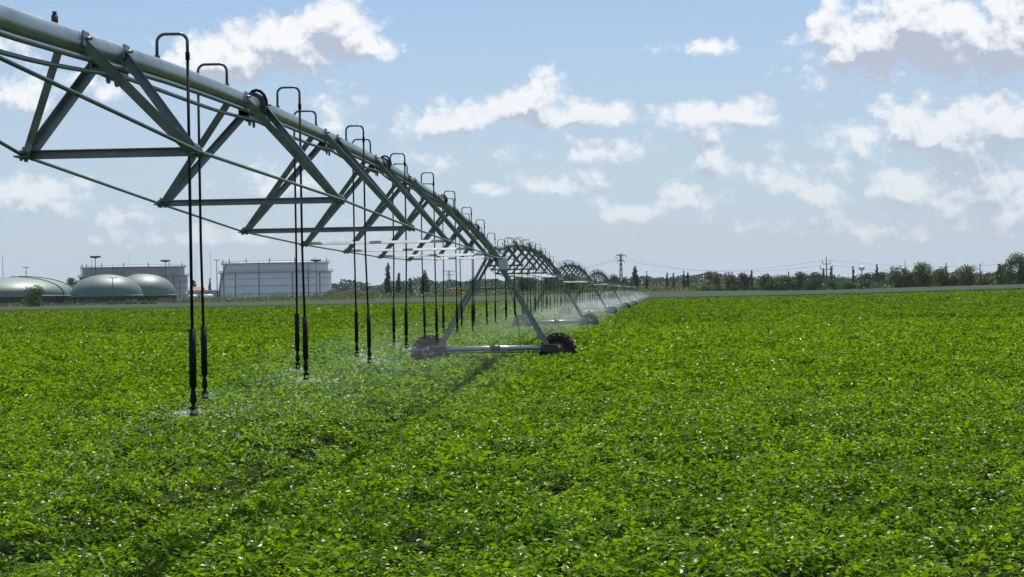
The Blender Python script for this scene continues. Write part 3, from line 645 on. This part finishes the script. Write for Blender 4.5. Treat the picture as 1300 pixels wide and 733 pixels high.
# ------------------------------------------------------------------ big storage tanks
def tank(px0, px1, top, ledge, d, paint, label, stair):
    pc = (px0+px1)/2; c = at(pc, top, d); R = (px1-px0)/2*d/F; zg = float(gz(c.x, d)); H = c.z-zg; HL = at(pc, ledge, d).z-zg; Ri = R*.945
    root = empty('storage_tank', (c.x, d, zg), label=label, cat='storage tank', group='large storage tanks')
    m = MB(); prof = []
    nst = 6
    for q in range(nst+1): z = HL*q/nst; prof += [(R, z-.02), (R-.03, z+.02)] if q else [(R, -.5)]
    m.lathe(prof, 96, smooth=True)
    for zr in (.3, .56, .8): m.lathe([(R, HL*zr-.12), (R+.45, HL*zr-.12), (R+.45, HL*zr+.05), (R, HL*zr+.12)], 96, smooth=False)
    m.build('outer_wall', paint, root)
    m = MB(); prof = [(Ri, HL*.6), (Ri, H)]; m.lathe(prof, 96); m.build('shell', paint, root)
    m = MB(); m.lathe([(Ri, H-.0), (Ri*.6, H+.9), (0, H+1.3)], 64, smooth=False); m.build('roof', 'tankdark', root)
    for nm, rr, z in (('ledge', R+.9, HL), ('rim_walkway', Ri+1.0, H)):
        m = MB(); m.lathe([(rr-1.1, z-.25), (rr, z-.25), (rr, z+.15), (rr-1.1, z+.15), (rr-1.1, z-.25)], 96, smooth=False)
        m.lathe([(rr+.02, z+1.0), (rr+.1, z+1.0), (rr+.1, z+1.14), (rr+.02, z+1.14)], 96, smooth=False)
        for k in range(64): th = k*math.pi/32; m.bar((rr*math.cos(th), rr*math.sin(th), z), (rr*math.cos(th), rr*math.sin(th), z+1.1), .12, .12, up=(1, 0, .1))
        m.build(nm, 'tankdark', root)
    for k, a in enumerate((-150, -128, -100, -66, -48, -32)):
        th = rad(a); m = MB(); m.tube([(Ri*.999*math.cos(th)*1.065, Ri*1.065*math.sin(th), 0), (Ri*1.065*math.cos(th), Ri*1.065*math.sin(th), HL if k % 2 else H+.5)], .20, 6); m.build('riser_pipe', 'darksteel', root)
    m = MB(); pts = []
    for q in range(13):
        t = q/12; th = rad(stair+32*t); pts.append(((R+.8)*math.cos(th), (R+.8)*math.sin(th), .6+(H-.4)*t))
    for a, b in zip(pts[:-1], pts[1:]): m.bar(a, b, .9, .25); m.bar(Vector(a)+Vector((0, 0, 1.1)), Vector(b)+Vector((0, 0, 1.1)), .12, .12)
    m.build('staircase', 'tankdark', root)
    m = MB()
    for k in range(7): th = rad(-170+k*27); m.tube([(Ri*math.cos(th), Ri*math.sin(th), H), (Ri*math.cos(th), Ri*math.sin(th), H+2.6)], .25, 6)
    m.build('vents', 'darksteel', root)
    return root
tank(280, 420, 335, 346, 1000, 'whitetank', 'big pale grey cylindrical storage tank with a diagonal stair', -172)
tank(102, 237, 340, 351, 1150, 'pinktank', 'faded pinkish cylindrical storage tank behind the gas domes', -120)
# ------------------------------------------------------------------ masts, lamps, pylons
def mast(px, top, d, kind, label, name='mast', cat='mast', w=.28):
    p = at(px, top, d); zg = float(gz(p.x, d)); h = p.z-zg; root = empty(name, (p.x, d, zg), label=label, cat=cat)
    m = MB(); m.tube([(0, 0, 0), (0, 0, h)], [w, w*.55], 8); m.build('pole', 'darksteel', root)
    m = MB()
    if kind == 'flood':
        m.lathe([(w, h-1.0), (1.9, h-.5), (1.9, h+.2), (.4, h+.4)], 12)
        for k in range(6): th = k*1.047; m.box((2.1*math.cos(th), 2.1*math.sin(th), h-.1), (.9, .9, .9))
        m.build('lamp_cluster', 'darksteel', root)
    elif kind == 'lamp':
        m.bar((-.1, 0, h), (1.6, 0, h+.3), .3, .3); m.bar((.1, 0, h), (-1.6, 0, h+.3), .3, .3); m.build('lamp_arm', 'darksteel', root)
    elif kind == 'tower':
        m.lathe([(w, h-2.5), (1.9, h-1.8), (2.1, h-.2), (1.2, h+.3), (0, h+.5)], 16); m.build('water_tank', 'whitetank', root)
    return root
mast(3.3, 324, 800, 'thin', 'thin tall mast rising above the leftmost dome at the picture edge', w=.16)
mast(33, 340, 880, 'lamp', 'lamp mast sticking up behind the leftmost dome', 'lamp_post', 'lamp post')
mast(116, 327, 900, 'thin', 'thin pole left of the floodlight mast behind the middle dome', w=.14)
mast(121, 326, 920, 'flood', 'floodlight mast with round lamp cluster above the middle dome', 'floodlight_mast', 'floodlight mast')
mast(143, 353.5, 765, 'lamp', 'small lamp post in front of the middle dome', 'lamp_post', 'lamp post')
mast(164, 321, 1250, 'thin', 'very thin faint mast behind the pinkish tank', w=.13)
mast(210, 331, 1000, 'flood', 'floodlight mast with stubby head before the pinkish tank', 'floodlight_mast', 'floodlight mast', w=.3)
mast(228, 344, 950, 'thin', 'brownish pole at the right end of the pinkish tank', w=.2)
mast(248, 330, 1200, 'thin', 'very thin faint mast above the orange roofed building', w=.12)
mast(267, 319, 1200, 'thin', 'tallest very thin mast left of the white tank', w=.13)
mast(275, 331, 960, 'lamp', 'lamp post touching the left end of the white tank', 'lamp_post', 'lamp post')
mast(401, 330.5, 930, 'flood', 'lamp mast standing in front of the right part of the white tank', 'floodlight_mast', 'floodlight mast', w=.22)
mast(1094, 339, 1250, 'tower', 'small mushroom shaped water tower far behind the bushes', 'water_tower', 'water tower', w=.5)
mast(1149, 331, 1100, 'thin', 'thin mast above the left end of the right tree row', w=.3)
def pylon(px, top, d, label, hw, style):
    p = at(px, top, d); zg = float(gz(p.x, d)); h = p.z-zg; root = empty('power_pylon', (p.x, d, zg), label=label, cat='pylon', group='power pylons'); ends = []
    m = MB()
    if style == 'lattice':
        b = hw*.34; t = hw*.12; lv = [0, .2, .38, .54, .68, .8, .9, 1.0]; c = lambda s: b+(t-b)*s
        for s0, s1 in zip(lv[:-1], lv[1:]):
            a0, a1 = c(s0), c(s1); q0 = [(-a0, -a0), (a0, -a0), (a0, a0), (-a0, a0)]; q1 = [(-a1, -a1), (a1, -a1), (a1, a1), (-a1, a1)]
            for k in range(4):
                A = (*q0[k], s0*h); B = (*q1[k], s1*h); C_ = (*q0[(k+1) % 4], s0*h); D = (*q1[(k+1) % 4], s1*h)
                m.bar(A, B, .34, .34, up=(1, 1, .1)); m.bar(A, D, .2, .2, up=(1, 1, .1)); m.bar(C_, B, .2, .2, up=(1, 1, .1)); m.bar(B, D, .2, .2, up=(0, .1, 1))
        m.build('lattice_mast', 'darksteel', root)
        for z, ww in ((.985, 1.), (.84, .72)):
            m = MB(); m.bar((-hw*ww, 0, z*h), (hw*ww, 0, z*h), .42, .42); m.bar((-hw*ww, 0, z*h), (0, 0, z*h+h*.035), .2, .2); m.bar((hw*ww, 0, z*h), (0, 0, z*h+h*.035), .2, .2)
            m.build('crossarm', 'darksteel', root)
            for s in (-1, 1):
                for q in ((.55, 1.) if ww == 1. else (1.,)):
                    m = MB(); m.tube([(s*hw*ww*q, 0, z*h-.2), (s*hw*ww*q, 0, z*h-1.7)], .13, 6); m.build('insulator', 'insulator', root); ends.append(Vector((p.x+s*hw*ww*q, d, zg+z*h-1.7)))
    else:
        m.tube([(0, 0, 0), (0, 0, h)], [.42, .2], 8); m.build('pole', 'darksteel', root)
        for z, ww in ((.62, 1.), (.78, .62)):
            m = MB(); m.bar((-hw*ww, 0, z*h), (hw*ww, 0, z*h), .28, .28)
            for s in (-1, 1): m.bar((s*hw*ww, 0, z*h), (s*hw*ww, 0, z*h+h*.12), .26, .26, up=(0, 1, 0)); ends.append(Vector((p.x+s*hw*ww, d, zg+z*h+h*.12)))
            m.build('crossarm', 'darksteel', root)
    return ends
e0 = pylon(788, 323.5, 1150, 'lattice power pylon above the far end of the irrigation line', 3.1, 'lattice')
e1 = pylon(1049, 326, 900, 'slim pole pylon with raised arms among the bushes at right', 2.9, 'pole')
e2 = pylon(570, 344, 2100, 'tiny far lattice pylon between the tall poplars and nearest tower', 7., 'lattice')
def wire(a, b, sag, r, label):
    m = MB(); pts = []
    for q in range(21): t = q/20; p = a.lerp(b, t); p.z -= sag*4*t*(1-t); pts.append(p)
    m.tube(pts, r, 5); o = m.build('power_line', 'wire'); tag(o, label, 'power line', 'power lines on the horizon')
far = at(1400, 330, 800)
for k, (a, b) in enumerate(zip([e0[3], e0[1]], [e1[0], e1[2]])): wire(a, b, 5.5+k, .045, ['lower', 'upper'][k]+' sagging power line from the lattice pylon to the raised arm pylon')
for k, a in enumerate((e1[1], e1[3])): wire(a, far+Vector((0, 0, 3*k)), 4.5, .045, ['lower', 'upper'][k]+' power line running right from the raised arm pylon')
for k, (a, b) in enumerate(zip((e0[0], e0[2]), (e2[0], e2[3]))): wire(a, b, 12, .06, ['lower', 'upper'][k]+' power line running left from the lattice pylon to the tiny far pylon')
# ------------------------------------------------------------------ small buildings and vehicles at the tank farm
p = at(249, 365, 1020); zg = 0; root = empty('farm_building', (p.x, 1020, 0), label='small pale building with an orange roof between the tanks', cat='building')
m = MB(); m.box((0, 0, 3.6), (7.6, 8, 7.2)); m.build('wall', 'render', root)
m = MB(); m.prism((-4.2, 0, 7.2), (4.2, 0, 7.2), [(-4.5, 0), (4.5, 0), (0, 2.0)]); m.build('roof', 'redroof', root)
for q in range(3):
    m = MB(); m.box((-2.4+2.4*q, -4.03, 4.6), (1.2, .1, 1.4)); m.build('window', 'glass', root)
p = at(263, 362, 1000); root = empty('white_shed', (p.x, 1000, 0), label='low white flat roofed shed left of the white tank', cat='shed')
m = MB(); m.box((0, 0, 3.4), (9, 7, 6.8)); m.build('wall', 'tankdark', root); m = MB(); m.box((0, 0, 7.0), (10, 8, .5)); m.build('roof', 'white', root)
m = MB(); m.box((1.5, -3.55, 1.9), (2.6, .12, 3.2)); m.build('door', 'darksteel', root)
def truck(px, d, label, L=8.):
    p = at(px, 372, d); root = empty('tanker_truck', (p.x, d, 1.2), label=label, cat='truck')
    m = MB(); m.lathe([(0, -L*.32), (.9, -L*.32), (1.25, -L*.29), (1.25, L*.29), (.9, L*.32), (0, L*.32)], 18, (L*.12, 0, 2.3), 'x'); m.build('tank_body', 'white', root)
    m = MB(); m.prism((-L*.42, -1.15, 0), (-L*.42, 1.15, 0), [(-1., .6), (1., .6), (1., 3.0), (-.6, 3.0), (-1., 1.9)]); m.build('cab', 'white', root)
    m = MB(); m.box((-L*.42-.2, -1.17, 2.3), (1.1, .03, .7)); m.build('window', 'glass', root)
    m = MB(); m.box((0, 0, .8), (L*.95, 1.8, .3)); m.build('chassis', 'darksteel', root)
    for x in (-L*.4, L*.15, L*.32):
        for s in (-1, 1): m = MB(); m.lathe([(0, -.15), (.35, -.15), (.5, -.12), (.5, .12), (.35, .15), (0, .15)], 16, (x, s*1.0, .5), 'y'); m.build('wheel', 'rubber', root)
truck(262, 930, 'white tanker truck parked left of the white tank')
truck(243, 940, 'white tanker truck parked below the orange roofed building', 7)
# ------------------------------------------------------------------ haze
hm = bpy.data.materials.new('air_haze'); hm.use_nodes = True; n = hm.node_tree.nodes; n.remove(n['Principled BSDF'])
v = n.new('ShaderNodeVolumePrincipled'); v.inputs['Color'].default_value = (.80, .89, 1, 1); v.inputs['Density'].default_value = .00004; v.inputs['Anisotropy'].default_value = .2
hm.node_tree.links.new(v.outputs[0], n['Material Output'].inputs['Volume'])
m = MB(); m.box((0, 4350, 29.5), (14400, 9400, 62)); o = m.build('haze', hm); tag(o, kind='stuff')
HAZE = o
# ------------------------------------------------------------------ sun and sky
EL = rad(60); AZ = rad(4.5)       # azimuth from +Y towards +X
sd = bpy.data.lights.new('sun', 'SUN'); sd.energy = 4.9; sd.angle = rad(.53); sd.color = (1, .96, .90)
so = bpy.data.objects.new('sun', sd); COL.objects.link(so)
sdir = Vector((math.sin(AZ)*math.cos(EL), math.cos(AZ)*math.cos(EL), math.sin(EL))); so.rotation_euler = sdir.to_track_quat('Z', 'Y').to_euler(); so.location = (0, 0, 80)
W = bpy.data.worlds.new('World'); S.world = W; W.use_nodes = True; n = W.node_tree.nodes; l = W.node_tree.links
bg = n['Background']; bg.inputs['Strength'].default_value = .10
sky = n.new('ShaderNodeTexSky'); sky.sky_type = 'NISHITA'; sky.sun_disc = False; sky.sun_elevation = EL; sky.sun_rotation = AZ
sky.air_density = 1.0; sky.dust_density = 1.2; sky.ozone_density = 2.0; sky.altitude = 100
CL = [ # px, py, rx, ry, weight
 (300, 72, 62, 34, 1), (365, 58, 66, 40, 1), (430, 38, 56, 36, 1), (478, 56, 26, 17, .9), (250, 75, 30, 22, .6),
 (668, 128, 52, 28, 1.1), (575, 152, 55, 20, .95), (735, 140, 66, 18, .95), (895, 55, 36, 13, .5),
 (1100, 55, 72, 48, 1.1), (1170, 35, 80, 46, 1.1), (1250, 55, 90, 52, 1.2), (1320, 30, 60, 60, 1.1),
 (922, 148, 66, 20, .9), (775, 188, 80, 16, .6), (905, 200, 40, 34, .45), (1020, 235, 52, 30, .6), (1090, 168, 60, 24, .65),
 (1190, 170, 110, 42, .95), (1270, 160, 70, 36, 1.), (1215, 235, 120, 32, .8), (880, 250, 46, 18, .6), (795, 268, 48, 14, .7),
 (708, 230, 44, 15, .65), (635, 238, 36, 10, .55), (60, 252, 62, 20, .75), (160, 268, 70, 14, .6), (20, 125, 50, 26, .8), (118, 115, 44, 14, .6),
 (430, 150, 30, 20, .5), (350, 232, 70, 14, .5), (300, 300, 120, 10, .35), (1120, 290, 140, 16, .4), (560, 200, 60, 12, .3), (-60, 60, 70, 30, .9), (1290, 250, 60, 40, .8)]
gt = bpy.data.node_groups.new('cloud_density', 'ShaderNodeTree')
gt.interface.new_socket('P', in_out='INPUT', socket_type='NodeSocketVector'); gt.interface.new_socket('D', in_out='OUTPUT', socket_type='NodeSocketFloat')
gn = gt.nodes; gl = gt.links; gi = gn.new('NodeGroupInput'); go = gn.new('NodeGroupOutput')
def gm(op, a, b=None, c=None, clamp=False):
    q = gn.new('ShaderNodeMath'); q.operation = op; q.use_clamp = clamp
    for i_, x in enumerate((a, b, c)):
        if x is None: continue
        if isinstance(x, (int, float)): q.inputs[i_].default_value = x
        else: gl.new(x, q.inputs[i_])
    return q.outputs[0]
# warp the coordinates a little
wn = gn.new('ShaderNodeTexNoise'); wn.inputs['Scale'].default_value = 26; wn.inputs['Detail'].default_value = 3; gl.new(gi.outputs[0], wn.inputs['Vector'])
wv = gn.new('ShaderNodeVectorMath'); wv.operation = 'MULTIPLY_ADD'; gl.new(wn.outputs['Color'], wv.inputs[0]); wv.inputs[1].default_value = (.024, .016, 0)
w2 = gn.new('ShaderNodeVectorMath'); w2.operation = 'ADD'; gl.new(gi.outputs[0], w2.inputs[0]); w2.inputs[1].default_value = (-.012, -.008, 0); gl.new(w2.outputs[0], wv.inputs[2])
acc = None
for px, py, rx, ry, wt in CL:
    a, b = ray(px, py+.38*ry); s1 = gn.new('ShaderNodeVectorMath'); s1.operation = 'SUBTRACT'; gl.new(wv.outputs[0], s1.inputs[0]); s1.inputs[1].default_value = (a, b, 0)
    s2 = gn.new('ShaderNodeVectorMath'); s2.operation = 'MULTIPLY'; gl.new(s1.outputs[0], s2.inputs[0]); s2.inputs[1].default_value = (F/rx/1.3, F/ry/1.75, 0)
    s4 = gn.new('ShaderNodeVectorMath'); s4.operation = 'MULTIPLY'; gl.new(s2.outputs[0], s4.inputs[0]); s4.inputs[1].default_value = (1, 1.9, 1)
    s5 = gn.new('ShaderNodeVectorMath'); s5.operation = 'MINIMUM'; gl.new(s2.outputs[0], s5.inputs[0]); gl.new(s4.outputs[0], s5.inputs[1])
    s6 = gn.new('ShaderNodeVectorMath'); s6.operation = 'MAXIMUM'; gl.new(s5.outputs[0], s6.inputs[0]); s6.inputs[1].default_value = (-9, -9, -9)
    s3 = gn.new('ShaderNodeVectorMath'); s3.operation = 'LENGTH'; gl.new(s6.outputs[0], s3.inputs[0])
    e = gm('MULTIPLY_ADD', s3.outputs['Value'], -wt, wt*1.04); acc = e if acc is None else gm('MAXIMUM', acc, e)
# generic clouds outside the photographed window
sx_ = gn.new('ShaderNodeSeparateXYZ'); gl.new(gi.outputs[0], sx_.inputs[0])
big = gn.new('ShaderNodeTexNoise'); big.inputs['Scale'].default_value = 5; big.inputs['Detail'].default_value = 2; gl.new(gi.outputs[0], big.inputs['Vector'])
outx = gm('GREATER_THAN', gm('ABSOLUTE', sx_.outputs[0]), .36); outy = gm('GREATER_THAN', sx_.outputs[1], .2); oo = gm('MAXIMUM', outx, outy)
gen = gm('MULTIPLY', gm('MULTIPLY_ADD', big.outputs['Fac'], 5, -2.7), oo); gen = gm('MINIMUM', gen, 1.0); acc = gm('MAXIMUM', acc, gm('ADD', gen, gm('MULTIPLY_ADD', oo, 1, -1)))
acc = gm('MAXIMUM', acc, -.6)
nz = gn.new('ShaderNodeTexNoise'); nz.inputs['Scale'].default_value = 42; nz.inputs['Detail'].default_value = 10; nz.inputs['Roughness'].default_value = .6
sc = gn.new('ShaderNodeVectorMath'); sc.operation = 'MULTIPLY'; gl.new(gi.outputs[0], sc.inputs[0]); sc.inputs[1].default_value = (.8, 1.15, 1); gl.new(sc.outputs[0], nz.inputs['Vector'])
vo = gn.new('ShaderNodeTexVoronoi'); vo.voronoi_dimensions = '2D'; vo.feature = 'F1'; vo.inputs['Scale'].default_value = 50; vo.inputs['Detail'].default_value = 3; vo.inputs['Roughness'].default_value = .5; vo.inputs['Lacunarity'].default_value = 2.3
vw = gn.new('ShaderNodeVectorMath'); vw.operation = 'MULTIPLY_ADD'; gl.new(nz.outputs['Color'], vw.inputs[0]); vw.inputs[1].default_value = (.014, .014, 0); gl.new(gi.outputs[0], vw.inputs[2]); gl.new(vw.outputs[0], vo.inputs['Vector'])
d_ = gm('ADD', gm('MULTIPLY_ADD', nz.outputs['Fac'], 1.9, -.95), gm('MULTIPLY_ADD', vo.outputs['Distance'], -.62, .50)); gl.new(gm('ADD', acc, d_), go.inputs[0])
def wm(op, a, b=None, c=None, clamp=False):
    q = n.new('ShaderNodeMath'); q.operation = op; q.use_clamp = clamp
    for i_, x in enumerate((a, b, c)):
        if x is None: continue
        if isinstance(x, (int, float)): q.inputs[i_].default_value = x
        else: l.new(x, q.inputs[i_])
    return q.outputs[0]
tc = n.new('ShaderNodeTexCoord'); sp = n.new('ShaderNodeSeparateXYZ'); l.new(tc.outputs['Generated'], sp.inputs[0])
az = wm('ARCTAN2', sp.outputs[0], sp.outputs[1]); el = wm('ARCSINE', sp.outputs[2]); cb = n.new('ShaderNodeCombineXYZ'); l.new(az, cb.inputs[0]); l.new(el, cb.inputs[1])
def dens(dx, dy):
    v_ = n.new('ShaderNodeVectorMath'); v_.operation = 'ADD'; l.new(cb.outputs[0], v_.inputs[0]); v_.inputs[1].default_value = (dx, dy, 0)
    q = n.new('ShaderNodeGroup'); q.node_tree = gt; l.new(v_.outputs[0], q.inputs[0]); return q.outputs[0]
D0 = dens(0, 0); D1 = dens(.001, .0045); D2 = dens(.0025, .0145)
def sstep(x, a, b): 
    q = n.new('ShaderNodeMapRange'); q.interpolation_type = 'SMOOTHSTEP'; q.inputs['From Min'].default_value = a; q.inputs['From Max'].default_value = b; l.new(x, q.inputs['Value']); return q.outputs['Result']
alpha = sstep(D0, .0, .60)
thick = wm('ADD', wm('MULTIPLY', sstep(D2, .0, .85), .80), wm('MULTIPLY_ADD', wm('SUBTRACT', D1, D0), 1.25, .06))
cr = n.new('ShaderNodeValToRGB'); cr.color_ramp.elements[0].color = (8.9, 8.95, 9.1, 1); cr.color_ramp.elements[1].color = (4.5, 5.0, 6.0, 1)
cr.color_ramp.elements[0].position = .05; cr.color_ramp.elements[1].position = .92; ce = cr.color_ramp.elements.new(.42); ce.color = (7.6, 7.8, 8.3, 1); l.new(thick, cr.inputs['Fac'])
# thin haze veil near the horizon
veil = n.new('ShaderNodeMapRange'); veil.inputs['From Min'].default_value = .0; veil.inputs['From Max'].default_value = .17; veil.inputs['To Min'].default_value = .78; veil.inputs['To Max'].default_value = .12; l.new(el, veil.inputs['Value'])
mv = n.new('ShaderNodeMixRGB'); l.new(veil.outputs['Result'], mv.inputs['Fac']); tn = n.new('ShaderNodeMixRGB'); tn.blend_type = 'MULTIPLY'; tn.inputs['Fac'].default_value = 1; tn.inputs['Color2'].default_value = (.74, .86, .98, 1); l.new(sky.outputs[0], tn.inputs['Color1']); l.new(tn.outputs[0], mv.inputs['Color1']); mv.inputs['Color2'].default_value = (4.95, 5.85, 7.25, 1)
fade = n.new('ShaderNodeMapRange'); fade.inputs['From Min'].default_value = .0; fade.inputs['From Max'].default_value = .12; fade.inputs['To Min'].default_value = .25; fade.inputs['To Max'].default_value = .95; l.new(el, fade.inputs['Value'])
mc = n.new('ShaderNodeMixRGB'); l.new(wm('MULTIPLY', alpha, fade.outputs['Result']), mc.inputs['Fac']); l.new(mv.outputs[0], mc.inputs['Color1']); l.new(cr.outputs['Color'], mc.inputs['Color2'])
l.new(mc.outputs[0], bg.inputs['Color'])
W.cycles.sampling_method = 'MANUAL'; W.cycles.sample_map_resolution = 1024
# ------------------------------------------------------------------ render
S.view_settings.view_transform = 'Standard'; S.view_settings.look = 'None'; S.view_settings.gamma = 1; S.view_settings.exposure = .12
c = S.cycles; c.max_bounces = 5; c.diffuse_bounces = 2; c.glossy_bounces = 2; c.transmission_bounces = 4; c.transparent_max_bounces = 12; c.volume_bounces = 1
c.sample_clamp_indirect = 6
